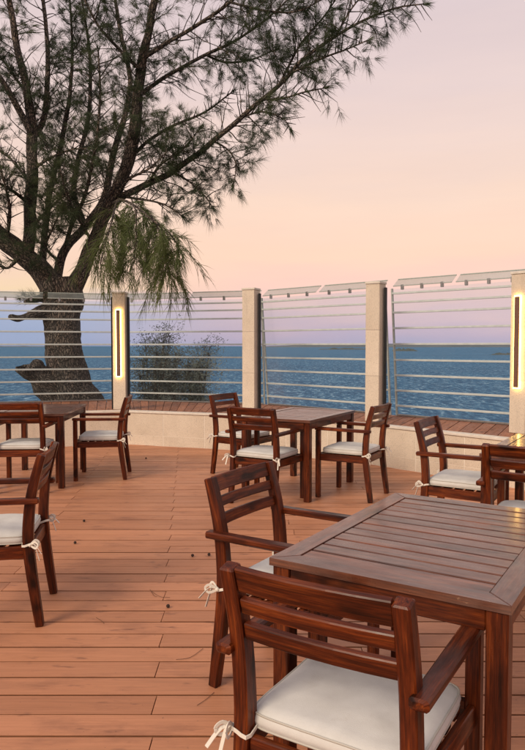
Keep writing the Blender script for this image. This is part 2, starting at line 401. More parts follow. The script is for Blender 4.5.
island('far_shore', 255, 560, 3600, 34, 'far_land', 3.0)
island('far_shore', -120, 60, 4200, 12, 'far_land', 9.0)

# ------------------------------------------------------------------ terrace polygon (front of parapet, pillars, outer edge)
Fp = [(-5.75, 7.35), (-4.0, 8.80), (-1.98, 9.37), (-.20, 8.77), (1.30, 7.74), (2.52, 6.42), (3.50, 4.90)]
Bp = [(-6.75, 8.40), (-4.75, 10.50), (-2.35, 11.20), (.10, 10.40), (1.78, 8.75), (3.12, 7.50), (4.35, 5.55)]
Pp = [(-5.9, 7.52), (-4.08, 9.02), (-2.07, 9.62), (-.155, 8.98), (1.385, 8.10), (2.752, 6.98), (3.72, 5.05)]
Fp = [Vector((*p, 0)) for p in Fp]; Bp = [Vector((*p, 0)) for p in Bp]; Pp = [Vector((*p, 0)) for p in Pp]
WH = .455
Z = Vector((0, 0, 1))
NB = len(Fp) - 1

# ------------------------------------------------------------------ deck: boards, one by one
deck = empty('deck'); tag(deck, kind='structure')
PITCHB, BL = .1408, 1.86
def front_y(x):                                       # y of the parapet front at x
    for a, b_ in zip(Fp, Fp[1:]):
        if a.x <= x <= b_.x: return a.y + (b_.y - a.y) * (x - a.x) / (b_.x - a.x)
    return 0
def xr(y):                                            # where the terrace's row of boards ends, under the parapet
    xs = [x * .05 for x in range(-112, 70) if front_y(x * .05) > y - .12]
    return (min(xs) - .05, max(xs) + .05) if xs else None
def board_mesh(L):
    m = MB(); hw = (PITCHB - .0105) / 2
    x0, x1 = -L / 2 + .002, L / 2 - .002
    P_ = [(-hw + .012, -.024), (hw - .012, -.024), (hw - .012, -.004), (hw, -.002), (hw, 0), (-hw, 0), (-hw, -.002), (-hw + .012, -.004)]   # grooved sides
    vs = [(x, a, b_) for x in (x0, x1) for a, b_ in P_]
    fs = [(k, (k + 1) % 8, (k + 1) % 8 + 8, k + 8) for k in range(8)] + [tuple(reversed(range(8))), tuple(range(8, 16))]
    m.add(vs, fs); return m.mesh('board')
full = board_mesh(BL); cand = []
rows = [2.38 + PITCHB * i for i in range(-22, 54)]
for i, y in enumerate(rows):
    e = xr(y)
    if not e: continue
    j0 = -.137 - .113 * y + (0 if i % 2 else -.93) + random.uniform(-.004, .004)
    k = math.floor((e[0] - j0) / BL)
    x = j0 + k * BL
    while x < e[1]:
        a, b_ = max(x, e[0]), min(x + BL, e[1])
        if b_ - a > .04: cand.append((a, b_, y))
        x += BL
def px_area(a, b_, y):
    if y < 2.25: return -1
    ua, ub = max(0, 262.5 + a / y * F), min(525, 262.5 + b_ / y * F)
    return (ub - ua) / y if ub > ua else -1
cand.sort(key=lambda c: -px_area(*c))
rest = MB()
for i, (a, b_, y) in enumerate(cand):
    zz = random.uniform(-.0012, .0012)
    if i < 290:
        if abs(b_ - a - BL) < 1e-6:
            o = link('board', full, 'deck', deck)
        else: o = link('board', board_mesh(b_ - a), 'deck', deck)
        o.location = ((a + b_) / 2, y + random.uniform(-.0008, .0008), zz)
    else:
        hw = (PITCHB - .0105) / 2
        box(rest, (a + .0015, y - hw, -.024 + zz), (b_ - .0015, y + hw, zz))
tag(rest.build('board_rows', 'deck', deck), kind='stuff')
sub = MB(); sub.add([(p.x, p.y, -.06) for p in Fp] + [(3.6, -1.0, -.06), (-5.75, -1.0, -.06)], [tuple(reversed(range(len(Fp) + 2)))])
MT('subfloor', Roughness=1.0).b.inputs['Base Color'].default_value = (.02, .014, .01, 1)
sub.build('subfloor', 'subfloor', deck)

# ------------------------------------------------------------------ parapet with tiles, coping and ledge planks
par = empty('parapet_wall', Fp[3]); tag(par, 'low cream tiled parapet with timber plank ledge curving round the deck', 'wall')
off = -Fp[3]
core = MB()
for i in range(NB):
    a, b_, c_, d_ = Fp[i] + off, Fp[i + 1] + off, Bp[i + 1] + off, Bp[i] + off
    lo, hi = Z * -.7, Z * WH
    core.add([a + lo, b_ + lo, c_ + lo, d_ + lo, a + hi, b_ + hi, c_ + hi, d_ + hi],
             [(4, 5, 6, 7), (1, 0, 4, 5)[::-1], (3, 2, 6, 7)[::-1], (0, 3, 7, 4)[::-1], (2, 1, 5, 6)[::-1]])
core.build('wall_core', 'grout', par)
ut = MB(); box(ut, (-.5, -.5, -.5), (.5, .5, .5)); tile_mesh = ut.mesh('tile')
for i in range(NB):
    a, b_ = Fp[i] + off, Fp[i + 1] + off; dv = (b_ - a); L = dv.length; ang = math.atan2(dv.y, dv.x)
    nrm = Vector((dv.y, -dv.x, 0)).normalized()          # towards the deck
    nc = max(2, round(L / .6)); wd = L / nc
    for k in range(nc):
        for z0, z1 in ((.004, .138), (.142, WH - .004)):
            o = link('tile', tile_mesh, 'tile_stone', par); c_ = a + dv * ((k + .5) / nc)
            o.location = c_ + nrm * random.uniform(-.0044, -.0034) + Z * ((z0 + z1) / 2); o.rotation_euler = (0, 0, ang)
            o.scale = (wd - .007, .012, z1 - z0)
    m = MB(); t = dv.normalized()
    bar(m, a + t * .004 - nrm * .045 + Z * (WH + .0145), b_ - t * .004 - nrm * .045 + Z * (WH + .0145), .125, .028, Z, .004)
    m.build('coping', 'coping', par)
    # planks from coping to the outer edge
    c0, c1 = Bp[i] + off, Bp[i + 1] + off; npk = max(5, round((c1 - c0).length / .15))
    for k in range(npk):
        u0, u1 = (k + .03) / npk, (k + .97) / npk
        f0 = a + dv * u0 - nrm * .111; f1 = a + dv * u1 - nrm * .111; g0 = c0 + (c1 - c0) * u0; g1 = c0 + (c1 - c0) * u1
        e = random.uniform(-.001, .001)
        m = MB(); zb, zt = Z * (WH + .002), Z * (WH + .024 + e); s_ = random.random() * 9
        vv = [f0 + zb, f1 + zb, g1 + zb, g0 + zb, f0 + zt, f1 + zt, g1 + zt, g0 + zt]
        wv_, lv = (f1 - f0).length, (g0 - f0).length
        gg = [(s_, 0, 0), (s_ + wv_, 0, 0), (s_ + wv_, lv, 0), (s_, lv, 0)] * 2
        m.add(vv, [(3, 2, 1, 0), (4, 5, 6, 7), (0, 1, 5, 4), (1, 2, 6, 5), (2, 3, 7, 6), (3, 0, 4, 7)], gg)
        m.build('plank', 'ledge_wood', par)

# ------------------------------------------------------------------ pillars
PH = 2.18
def face_dir(i):
    d = Vector((0, 0, 0))
    if i < NB: d += (Pp[i + 1] - Pp[i]).normalized()
    if i > 0: d += (Pp[i] - Pp[i - 1]).normalized()
    return d.normalized()
plabels = {1: 'plain cream stone pillar on the far side of the tree trunk from the lamp', 2: 'cream stone pillar with glowing lamp beside the tree trunk',
           3: 'plain cream stone pillar between the shrubs and the open sea view', 4: 'plain cream stone pillar beside a leaning glass edge, behind the side-on chair',
           5: 'cream stone pillar with glowing lamp at the end of the deck'}
for i in range(1, NB):
    d = face_dir(i); ang = math.atan2(d.y, d.x); W = .178
    p = empty('stone_pillar', Pp[i] + Z * (WH + .027), ang); tag(p, plabels[i], 'pillar', 'pillars along the glass screen')
    H = PH - WH - .027
    m = MB(); box(m, (-W / 2 + .006, -W / 2 + .006, -.002), (W / 2 - .006, W / 2 - .006, H - .01)); m.build('core', 'grout', p)
    nt_ = 3; th = (H - .03) / nt_
    for k in range(nt_):
        for s_ in range(4):
            o = link('tile', tile_mesh, 'pillar_stone', p); a = s_ * math.pi / 2
            r_ = W / 2 - .003
            o.location = (math.sin(a) * r_, -math.cos(a) * r_, (k + .5) * th); o.rotation_euler = (0, 0, a)
            o.scale = (W - .012 + (.011 if s_ % 2 == 0 else 0), .012, th - .0028)
    m = MB(); bar(m, (-W / 2 - .012, 0, H - .014), (W / 2 + .012, 0, H - .014), W + .024, .028, Z, .004, 0); m.build('cap', 'coping', p)
    if i in (2, 5):
        n_ = Vector((d.y, -d.x, 0)); base = Pp[i] + n_ * (W / 2 + .005) + Z * 1.44
        l = empty('wall_lamp', base, ang)
        m = MB(); box(m, (-.02, -.0125, -.40), (.02, -.001, .40)); m.build('mount', 'dark_metal', l)
        tag(l, 'slim upright lamp with warm glowing edge on the pillar ' + ('beside the tree' if i == 2 else 'at the deck end'), 'lamp', 'wall lamps on the pillars')
        m = MB(); box(m, (-.0365, -.024, -.488), (.0365, -.012, .488)); m.build('light_tray', 'lamp_glow', l)
        m = MB(); bar(m, (0, -.032, -.475), (0, -.032, .475), .055, .016, Vector((0, -1, 0)), .003); m.build('front_plate', 'lamp_plate', l)

# ------------------------------------------------------------------ glass screens
slabels = ['glass screen with frosted rails past the tree, beyond a plain pillar', 'glass screen with frosted rails in front of the tree trunk',
           'glass screen with frosted rails in front of the grey green shrubs', 'glass screen with frosted rails behind the table with three chairs',
           'glass screen with frosted rails between plain pillar and lamp pillar', 'glass screen with frosted rails past the end lamp pillar']
RZ = [2.075, 1.96, 1.83, 1.63, 1.425, 1.22, 1.02, .82, .62]
GT = 2.13
for i in range(0, NB):
    a, b_ = Bp[i], Bp[i + 1]; dv = (b_ - a).normalized(); inn = Vector((dv.y, -dv.x, 0))
    a = a + inn * .06 + dv * .05; b_ = b_ + inn * .06 - dv * .05
    s = empty('glass_screen', (a + b_) / 2 + Z * (WH + .026)); tag(s, slabels[i], 'glass screen', 'glass screens between the pillars')
    org = s.location
    def pt(u, z, o=0.0, a=a, b_=b_, inn=inn, org=org):   # on the leaning sheet
        k = (z - WH) / (GT - WH)
        return a + (b_ - a) * u + inn * (.15 * k + o) + Z * z - org
    zb = WH + .03
    m = MB(); vs = [pt(0, zb, -.005), pt(1, zb, -.005), pt(1, GT, -.005), pt(0, GT, -.005), pt(0, zb, .005), pt(1, zb, .005), pt(1, GT, .005), pt(0, GT, .005)]
    m.add(vs, [(0, 3, 2, 1)[::-1], (4, 5, 6, 7)[::-1], (0, 1, 5, 4), (1, 2, 6, 5), (2, 3, 7, 6), (3, 0, 4, 7)]); m.build('pane', 'pane_glass', s)
    for z in RZ:
        m = MB(); bar(m, pt(.004, z, .022), pt(.996, z, .022), .030, .026, Z, .004); m.build('rail', 'rail_glass', s)
    for u in (0, 1):
        m = MB(); bar(m, pt(u, zb - .002), pt(u, GT + .01), .022, .030, inn, .003); m.build('edge_post', 'pale_frame', s)
    m = MB(); bar(m, pt(.01, zb + .010, .0), pt(.99, zb + .010, .0), .034, .022, Z, .003); m.build('bottom_channel', 'steel', s)
    for u0, u1 in ((.015, .485), (.515, .985)):
        z0, z1 = GT + .035, GT + .13
        fo = [pt(u0, z0, .01), pt(u1, z0, .01), pt(u1, z1, -.12), pt(u0, z1, -.12)]
        nn = (fo[1] - fo[0]).cross(fo[3] - fo[0]).normalized() * .009
        m = MB(); m.add([q_ for q_ in fo] + [q_ + nn for q_ in fo], [(0, 3, 2, 1), (4, 5, 6, 7), (0, 1, 5, 4), (1, 2, 6, 5), (2, 3, 7, 6), (3, 0, 4, 7)])
        fl = m.build('flap', 'flap_glass', s)
        for e0, e1 in ((fo[0], fo[1]), (fo[3], fo[2])):
            m = MB(); bar(m, e0 + nn * .5, e1 + nn * .5, .012, .013, Z, .002); m.build('flap_edge', 'pale_frame', fl)
        for t in (.16, .5, .84):
            u = u0 + (u1 - u0) * t; m = MB()
            bar(m, pt(u, GT - .012, .008), pt(u, GT + .052, .004), .034, .034, inn, .004); m.build('clamp', 'steel', fl)
    # dark steel stanchions beside the pillars
    pd = (Pp[i + 1] - Pp[i]).normalized(); pin = Vector((pd.y, -pd.x, 0))
    for e, sg in ((Pp[i], 1), (Pp[i + 1], -1)):
        q0 = e + pd * (sg * .118) - pin * .03
        m = MB(); bar(m, q0 + Z * (WH + .026) - org, q0 + Z * (PH - .07) - org, .020, .05, pin, .003); m.build('stanchion', 'dark_metal', s)

# ------------------------------------------------------------------ tables
TH = .74
def make_table(a, b_):
    root = empty('dining_table'); fw, tk = .07, .024; z = TH - tk / 2
    top = empty('tabletop'); top.parent = root
    A, B = a / 2, b_ / 2
    def mitre(p, name):                                   # one mitred frame board from its outline on the table plane
        m = MB(); c_ = .003
        ctr = sum((Vector(q_) for q_ in p), Vector((0, 0))) / 4
        sm = [Vector(q_) + (ctr - Vector(q_)).normalized() * c_ for q_ in p]
        vs = [(x, y, TH - tk) for x, y in p] + [(x, y, TH - c_) for x, y in p] + [(v_.x, v_.y, TH) for v_ in sm]
        along_y = abs(p[0][1] - p[1][1]) > abs(p[0][0] - p[1][0]); s_ = random.random() * 9
        gs = [((x, y, zz) if along_y else (y + s_, x + s_, zz)) for x, y, zz in vs]
        fs = [(3, 2, 1, 0), (8, 9, 10, 11)]
        for o_ in (0, 4):
            for k in range(4): fs.append((o_ + k, o_ + (k + 1) % 4, o_ + (k + 1) % 4 + 4, o_ + k + 4))
        m.add(vs, fs, gs); return m.build(name, 'tabletop_wood', top)
    e = .0006
    mitre([(-A, -B), (A, -B), (A - fw - e, -B + fw - e), (-A + fw + e, -B + fw - e)], 'frame_board')
    mitre([(A, B), (-A, B), (-A + fw + e, B - fw + e), (A - fw - e, B - fw + e)], 'frame_board')
    mitre([(A, -B + e), (A, B - e), (A - fw + e, B - fw - e), (A - fw + e, -B + fw + e)], 'frame_board')
    mitre([(-A, B - e), (-A, -B + e), (-A + fw - e, -B + fw + e), (-A + fw - e, B - fw - e)], 'frame_board')
    ns = round((b_ - 2 * fw) / .078); pw = (b_ - 2 * fw) / ns
    m = MB(); bar(m, (-A + fw + .001, 0, TH - .012), (A - fw - .001, 0, TH - .012), pw - .0085, .020, Z, .0028, 1.3); sm_ = m.mesh('slat')
    for k in range(ns):
        o = link('slat', sm_, 'tabletop_wood', top); o.location = (0, -B + fw + (k + .5) * pw, random.uniform(-.0008, .0008) - .001)
    ins, lg = .008, .058
    za, zb = TH - tk - .062, TH - tk - .001
    for sx in (-1, 1):
        for sy in (-1, 1):
            m = MB(); x, y = sx * (A - ins - lg / 2), sy * (B - ins - lg / 2)
            bar(m, (x, y, 0), (x, y, TH - tk - .0005), lg, lg, Vector((0, 1, 0)), .004); m.build('leg', 'table_wood', root)
    for sy in (-1, 1):
        m = MB(); y = sy * (B - .026); bar(m, (-A + ins + lg + .0005, y, (za + zb) / 2), (A - ins - lg - .0005, y, (za + zb) / 2), .024, zb - za, Z, .003); m.build('apron', 'table_wood', root)
    for sx in (-1, 1):
        m = MB(); x = sx * (A - .026); bar(m, (x, -B + ins + lg + .0005, (za + zb) / 2), (x, B - ins - lg - .0005, (za + zb) / 2), .024, zb - za, Z, .003); m.build('apron', 'table_wood', root)
    m = MB(); bar(m, (0, -B + .04, TH - tk - .018), (0, B - .04, TH - tk - .018), .05, .030, Z, .003); m.build('centre_batten', 'table_wood', root)
    return root
T0 = make_table(.724, 1.081)
tables = {'T1': (.616, 2.298, -.565), 'T2': (.370, 6.470, -.514), 'T3': (-2.334, 6.935, .060), 'T4': (1.93, 4.30, -.565)}
tl = {'T1': 'slatted wooden table farthest from the parapet, out on the open deck',
      'T2': 'slatted wooden table with three chairs before the open sea view',
      'T3': 'slatted wooden table in front of the tree trunk behind the glass',
      'T4': 'slatted wooden table beside the lamp pillar, lit by its warm reflection'}
for k, (x, y, r_) in tables.items():
    t = T0 if k == 'T1' else copy_tree(T0)
    t.location = (x, y, 0); t.rotation_euler = (0, 0, r_); tag(t, tl[k], 'table', 'slatted dining tables')

# ------------------------------------------------------------------ chairs
def cushion_mesh():
    m = MB(); nx, ny, nz_ = 22, 22, 4; hx, hy, h = .224, .2095, .062
    vs, fs = [], []
    def shape(u, v, k):                                  # u,v in -1..1 ; k side level -1..1
        p = 10
        r_ = (abs(u) ** p + abs(v) ** p) ** (1 / p) if (u or v) else 0
        mx = max(abs(u), abs(v)); s_ = mx / r_ if r_ else 1
        return u * s_ * hx, v * s_ * hy
    def puff(u, v): return ((1 - u ** 4) * (1 - v ** 4)) ** .42
    top = {}; bot = {}
    for sgn, store in ((1, top), (-1, bot)):
        for i in range(nx + 1):
            for j in range(ny + 1):
                u, v = -1 + 2 * i / nx, -1 + 2 * j / ny; x, y = shape(u, v, 0)
                wr = .004 * noise.noise(Vector((x * 9, y * 14, sgn * 3))) + .0025 * noise.noise(Vector((x * 26, y * 18, 2)))
                pf = puff(u, v)
                z = .031 + sgn * (.017 + (.022 if sgn > 0 else .014) * pf) + wr * (sgn > 0) * (.4 + pf)
                k_ = 1 + .012 * (1 - pf) * 0
                store[i, j] = len(vs); vs.append((x * k_, y * k_, z))
    for i in range(nx):
        for j in range(ny):
            fs.append((top[i, j], top[i + 1, j], top[i + 1, j + 1], top[i, j + 1]))
            fs.append((bot[i, j + 1], bot[i + 1, j + 1], bot[i + 1, j], bot[i, j]))
    edge = [(i, 0) for i in range(nx)] + [(nx, j) for j in range(ny)] + [(i, ny) for i in range(nx, 0, -1)] + [(0, j) for j in range(ny, 0, -1)]
    # a slightly bulging side wall
    mid = {}
    for e in edge:
        x, y, _ = vs[top[e]]; l = math.hypot(x, y); bl = 1 + .006 / l * 1.0
        mid[e] = len(vs); vs.append((x * bl, y * bl, .031))
    for a, b_ in zip(edge, edge[1:] + edge[:1]):
        fs.append((mid[a], mid[b_], top[b_], top[a])); fs.append((bot[a], bot[b_], mid[b_], mid[a]))
    m.add(vs, fs, smooth=True)
    pip = MB()
    for st in (top, bot):
        loop = [Vector(vs[st[e]]) for e in edge]; tube(pip, loop + loop[:1], .0032, 5, cap=False)
    return m, pip
def make_tie(sx):
    """cord round the rear post, tied in a bow with two loose ends"""
    m = MB(); x, y, z = sx * .221, -.203, .418
    loop = []
    for k in range(15):
        a = 2 * math.pi * k / 14
        cx, cy = math.cos(a), math.sin(a)
        p = 6; s_ = 1 / ((abs(cx) ** p + abs(cy) ** p) ** (1 / p))
        loop.append((x + cx * s_ * .0265, y + cy * s_ * .0295, z + .006 * math.sin(a * 2)))
    sweep(m, loop, (.0032, .011), Z, .0008)
    kx, ky = x + sx * .028, y - .012                     # knot outside, behind the post
    K = Vector((kx, ky, z))
    tube(m, [K + Vector((-sx * .004, 0, -.008)), K + Vector((0, 0, 0)), K + Vector((sx * .004, -.003, .008))], [.006, .0095, .006], 6)
    dx = Vector((sx * .55, -.80, 0)).normalized()
    for sg, L, dz in ((1, .050, .020), (-1, .042, .024)):
        d = dx * sg if sg > 0 else Vector((-sx * .1, -.75, 0)).normalized()
        sweep(m, smooth_pts([K, K + d * L * .6 + Z * dz, K + d * L + Z * (dz * .4), K + d * L * .7 - Z * .012, K], 4), (.0024, .010), Z, .0007)
    for sg, L, dr in ((1, .075, -.035), (-1, .085, -.075)):
        d = (dx + Vector((0, 0, 0))) if sg > 0 else Vector((sx * .2, -.55, 0))
        e = K + d * L + Z * dr
        sweep(m, smooth_pts([K, K + d * L * .45 + Z * (.006), e], 4), (.0024, .0105), Vector((sx, 0, .6)), .0007)
    return m
def make_chair():
    root = empty('armchair'); C = 'chair_wood'
    prof = [(-.252, 0), (-.238, .10), (-.222, .22), (-.208, .34), (-.202, .44), (-.204, .52), (-.216, .64), (-.240, .75), (-.272, .862)]
    prof = smooth_pts([(0, y, z) for y, z in prof], 2)
    def py(z):
        for a, b_ in zip(prof, prof[1:]):
            if a.z <= z <= b_.z: return a.y + (b_.y - a.y) * (z - a.z) / (b_.z - a.z)
        return prof[-1].y
    for sx in (-1, 1):
        m = MB(); n_ = len(prof)
        wts = [(.042, .040 + .012 * math.sin(math.pi * min(p.z / .862, 1)) ** 1) for p in prof]
        sweep(m, [(sx * .221, p.y, p.z) for p in prof], wts, Vector((0, 1, 0)), .004, 2.2 + sx)
        m.build('rear_leg', C, root)
        m = MB(); bar(m, (sx * .246, .250, 0), (sx * .246, .250, .627), .042, .042, Vector((0, 1, 0)), .004); m.build('front_leg', C, root)
        m = MB(); sweep(m, [(sx * .252, -.262, .640), (sx * .2535, 0, .641), (sx * .254, .278, .643)], [(.046, .028), (.050, .028), (.052, .028)], Z, .006, 4.4 + sx); m.build('armrest', C, root)
        m = MB(); bar(m, (sx * .223, -.183, .377), (sx * .244, .2285, .377), .022, .062, Z, .003); m.build('side_rail', C, root)
    yb = py(.371)
    m = MB(); bar(m, (-.1995, yb, .377), (.1995, yb, .377), .022, .062, Z, .003); m.build('back_rail', C, root)
    m = MB(); bar(m, (-.2245, .252, .377), (.2245, .252, .377), .022, .062, Z, .003); m.build('front_rail', C, root)
    for z, h in ((.832, .066), (.761, .042), (.691, .046)):
        y0 = py(z); rake = Vector((0, py(z + .02) - py(z - .02), .04)).normalized()
        m = MB(); pts = [(x, y0 - .004 + .012 * (1 - (x / .2) ** 2) * -1, z) for x in (-.1995, -.12, -.05, .05, .12, .1995)]
        sweep(m, pts, (.020, h), rake, .003, random.random() * 9); m.build('back_slat', C, root)
    for k in range(5):
        y = -.13 + k * .075; hw = .209 + .012 * k / 5
        m = MB(); bar(m, (-hw - .004, y, .4005), (hw + .004, y, .4005), .055, .012, Z, .002); m.build('seat_slat', C, root)
    cm, pip = cushion_mesh(); c_ = cm.build('cushion', 'cushion', root); c_.location = (0, .0175, .4065)
    pp = pip.build('piping', 'piping', c_)
    for sx in (-1, 1):
        t = make_tie(sx).build('tie', 'tie_cord', c_); t.location = (0, -.0175, -.4065)
    return root
def t2w(t, u, v):
    x, y, r_ = tables[t]; c_, s_ = math.cos(r_), math.sin(r_); return x + c_ * u - s_ * v, y + s_ * u + c_ * v
C0 = make_chair()
cb = t2w('T2', -.032, -.630); c4b = t2w('T4', .0, -.700); c3b = t2w('T3', -.02, -.49)
chairs = [
    (.250, 1.716, -.549, 'wooden armchair at the short end of the table farthest from the parapet'),
    (.134, 2.717, -2.140, 'wooden armchair on the long side of the table farthest from the parapet'),
    (.855, 6.160, 1.056, 'wooden armchair side-on, backing on to the plain pillar, at the table before the sea'),
    (cb[0], cb[1], -.53, 'wooden armchair tucked under the short end of the table before the sea'),
    (-.217, 7.250, -2.151, 'wooden armchair standing by the parapet at the far corner of the sea view table'),
    (-1.711, 7.063, 1.663, 'wooden armchair under the lamp pillar, side-on to the table by the tree'),
    (c3b[0], c3b[1], .054, 'wooden armchair tucked under the short end of the table by the tree trunk'),
    (-1.398, 3.428, 1.727, 'wooden armchair alone at the deck edge with both cushion bows showing'),
    (1.447, 4.733, -2.120, 'wooden armchair backing on to the tiled parapet, at the table by the end lamp pillar'),
    (c4b[0], c4b[1], -.56, 'wooden armchair at the short end of the table by the end lamp pillar'),
]
for i, (x, y, r_, lb) in enumerate(chairs):
    c_ = C0 if i == 0 else copy_tree(C0)
    c_.location = (x, y, 0); c_.rotation_euler = (0, 0, r_); tag(c_, lb, 'chair', 'wooden armchairs at the tables')

# ------------------------------------------------------------------ tree
rng = random.Random(11)
tree = empty('casuarina_tree', (-3.75, 12.0, -.75)); tag(tree, 'big leaning pine-like tree with gnarled trunk and feathery needles beyond the glass', 'tree')
TO = tree.location
def rv(r_=1.0):
    while True:
        v_ = Vector((rng.uniform(-1, 1), rng.uniform(-1, 1), rng.uniform(-1, 1)))
        if .05 < v_.length < 1: return v_.normalized() * r_
def limb(name, spec, n=10, knob=.0, mat='bark', k=5):
    """spec: (px, py, depth, width in photo pixels)"""
    P_ = smooth_pts([at(a, b_, c_) for a, b_, c_, _ in spec], k); W_ = smooth_pts([(s_[3] * s_[2] / F / 2, 0, 0) for s_ in spec], k)
    m = MB(); pts = []; rad = []
    for i, (p, w_) in enumerate(zip(P_, W_)):
        j = noise.noise_vector(p * 2.3) * min(w_.x * .35, .03); pts.append(p + j - TO); rad.append(max(w_.x * (.80 if name == 'branch' else .95), .004))
    tube(m, pts, rad, n)
    if knob:
        for i, v_ in enumerate(m.v):
            q_ = Vector(v_); a = noise.noise(q_ * 3.0) * knob + noise.noise(q_ * 9.0) * knob * .45
            ax = pts[min(i // n, len(pts) - 1)]; m.v[i] = tuple(q_ + (q_ - ax).normalized() * a)
    o = m.build(name, mat, tree)
    return [p + TO for p in pts], rad
trunk, tr_r = limb('trunk', [(84, 432, 12, 84), (77, 408, 12, 60), (71, 388, 12, 47), (66, 362, 12, 40), (63, 335, 12, 37), (62, 312, 12, 38), (62, 294, 12, 42), (60, 280, 12, 40)], 22, .05)
lims = []
def L_(spec, name='branch', n=9, **k):
    p, r_ = limb(name, spec, n, **k); lims.append((p, r_)); return p
A = L_([(56, 292, 12, 30), (42, 272, 12, 28), (22, 254, 11.9, 25), (4, 240, 11.8, 24), (-20, 215, 11.6, 22), (-50, 170, 11.3, 18), (-70, 100, 11, 12), (-90, 20, 10.8, 6)], knob=.02, n=12)
B = L_([(72, 292, 12, 24), (84, 268, 11.95, 19), (93, 243, 11.9, 17), (110, 205, 11.8, 16), (125, 170, 11.7, 15), (134, 130, 11.6, 15), (138, 90, 11.6, 13), (143, 50, 11.5, 11), (152, 15, 11.4, 9), (160, -30, 11.3, 7), (165, -90, 11.2, 4)], n=12, knob=.012)
S1 = L_([(26, 258, 11.9, 16), (30, 230, 11.9, 15), (30, 200, 11.9, 15), (32, 165, 11.9, 14), (32, 130, 12, 13), (27, 95, 12, 10), (20, 60, 12, 9), (13, 25, 12, 8), (6, -20, 12, 6), (0, -80, 12, 3)], knob=.008)
L_([(32, 135, 11.95, 9), (20, 112, 11.8, 8), (5, 85, 11.6, 7), (-12, 62, 11.5, 6), (-40, 20, 11.3, 4)])
L_([(33, 140, 12, 8), (44, 115, 12.2, 7), (48, 70, 12.4, 6), (46, 30, 12.5, 5), (42, -15, 12.6, 4), (38, -70, 12.6, 2)])
L_([(62, 292, 12.1, 13), (58, 275, 12.2, 12), (64, 250, 12.3, 11), (84, 228, 12.5, 10), (104, 198, 12.6, 9), (112, 160, 12.8, 8), (124, 118, 13, 7), (130, 80, 13.2, 6), (120, 30, 13.4, 5), (112, -20, 13.6, 3)])
L_([(85, 228, 12.5, 8), (80, 214, 12.6, 7.5), (74, 196, 12.8, 7), (78, 160, 13, 6), (88, 120, 13.3, 5), (90, 60, 13.6, 4), (82, 0, 13.8, 2)])
L_([(42, 272, 12.1, 9), (45, 235, 12.4, 8), (50, 190, 12.6, 7), (64, 130, 12.9, 6), (72, 70, 13.1, 4), (70, 0, 13.3, 2)])
D = L_([(112, 206, 11.8, 10), (124, 197, 11.7, 9), (148, 184, 11.6, 8), (173, 172, 11.5, 7.5), (192, 158, 11.4, 7), (213, 141, 11.3, 6.5), (237, 121, 11.2, 6), (262, 100, 11.1, 5.5), (285, 80, 11, 5), (302, 60, 10.9, 4.5), (330, 40, 10.8, 4), (360, 22, 10.8, 3), (395, 8, 10.8, 2.2), (424, 4, 10.8, 1.4)])
D2 = L_([(290, 74, 10.95, 3), (318, 60, 10.7, 2.6), (345, 50, 10.6, 2), (368, 40, 10.5, 1.3)])
D3 = L_([(262, 100, 11.1, 3), (285, 98, 11, 2.4), (305, 92, 10.9, 2), (325, 88, 10.8, 1.2)])
D4 = L_([(240, 118, 11.2, 2.6), (262, 112, 11.1, 2.2), (282, 118, 11, 1.6), (290, 128, 11, 1)])
D5 = L_([(213, 141, 11.3, 2.6), (228, 150, 11.2, 2), (236, 165, 11.1, 1.5), (233, 185, 11.1, 1)])
D6 = L_([(173, 172, 11.5, 3), (190, 182, 11.4, 2.2), (205, 196, 11.3, 1.6), (212, 206, 11.3, 1)])
D7 = L_([(280, 84, 11, 3), (300, 45, 11.2, 2.6), (325, 15, 11.3, 2), (345, -15, 11.4, 1)])
D8 = L_([(335, 38, 10.8, 2.6), (352, 8, 10.8, 2), (375, -18, 10.8, 1.2)])
E_ = L_([(142, 58, 11.5, 6), (168, 42, 11.4, 5), (198, 25, 11.3, 4.5), (230, 2, 11.1, 4), (265, -25, 11, 3), (310, -60, 10.8, 2)])
F_ = L_([(138, 96, 11.6, 6), (155, 84, 11.7, 5), (173, 72, 11.8, 4.5), (208, 54, 12, 4), (240, 38, 12.1, 3), (275, 12, 12.2, 2.2), (300, -15, 12.3, 1.4)])
G2 = L_([(205, 55, 12, 3), (225, 62, 12.2, 2.6), (250, 60, 12.3, 2), (275, 50, 12.4, 1.2)])
H2 = L_([(128, 160, 11.7, 5), (150, 140, 11.9, 4), (175, 125, 12.1, 3.4), (205, 112, 12.2, 2.6), (232, 92, 12.3, 1.6)])
I2 = L_([(64, 250, 12.3, 6), (72, 225, 11.9, 5), (85, 195, 11.5, 4.4), (95, 150, 11.1, 3.6), (100, 100, 10.9, 3), (98, 50, 10.8, 2)])
J2 = L_([(140, 70, 11.5, 5), (120, 50, 11.2, 4), (98, 25, 11, 3), (80, -10, 10.8, 2)])
K2 = L_([(230, 2, 11.1, 3), (262, 10, 11, 2.6), (295, 12, 10.9, 2), (325, -2, 10.8, 1.2)])
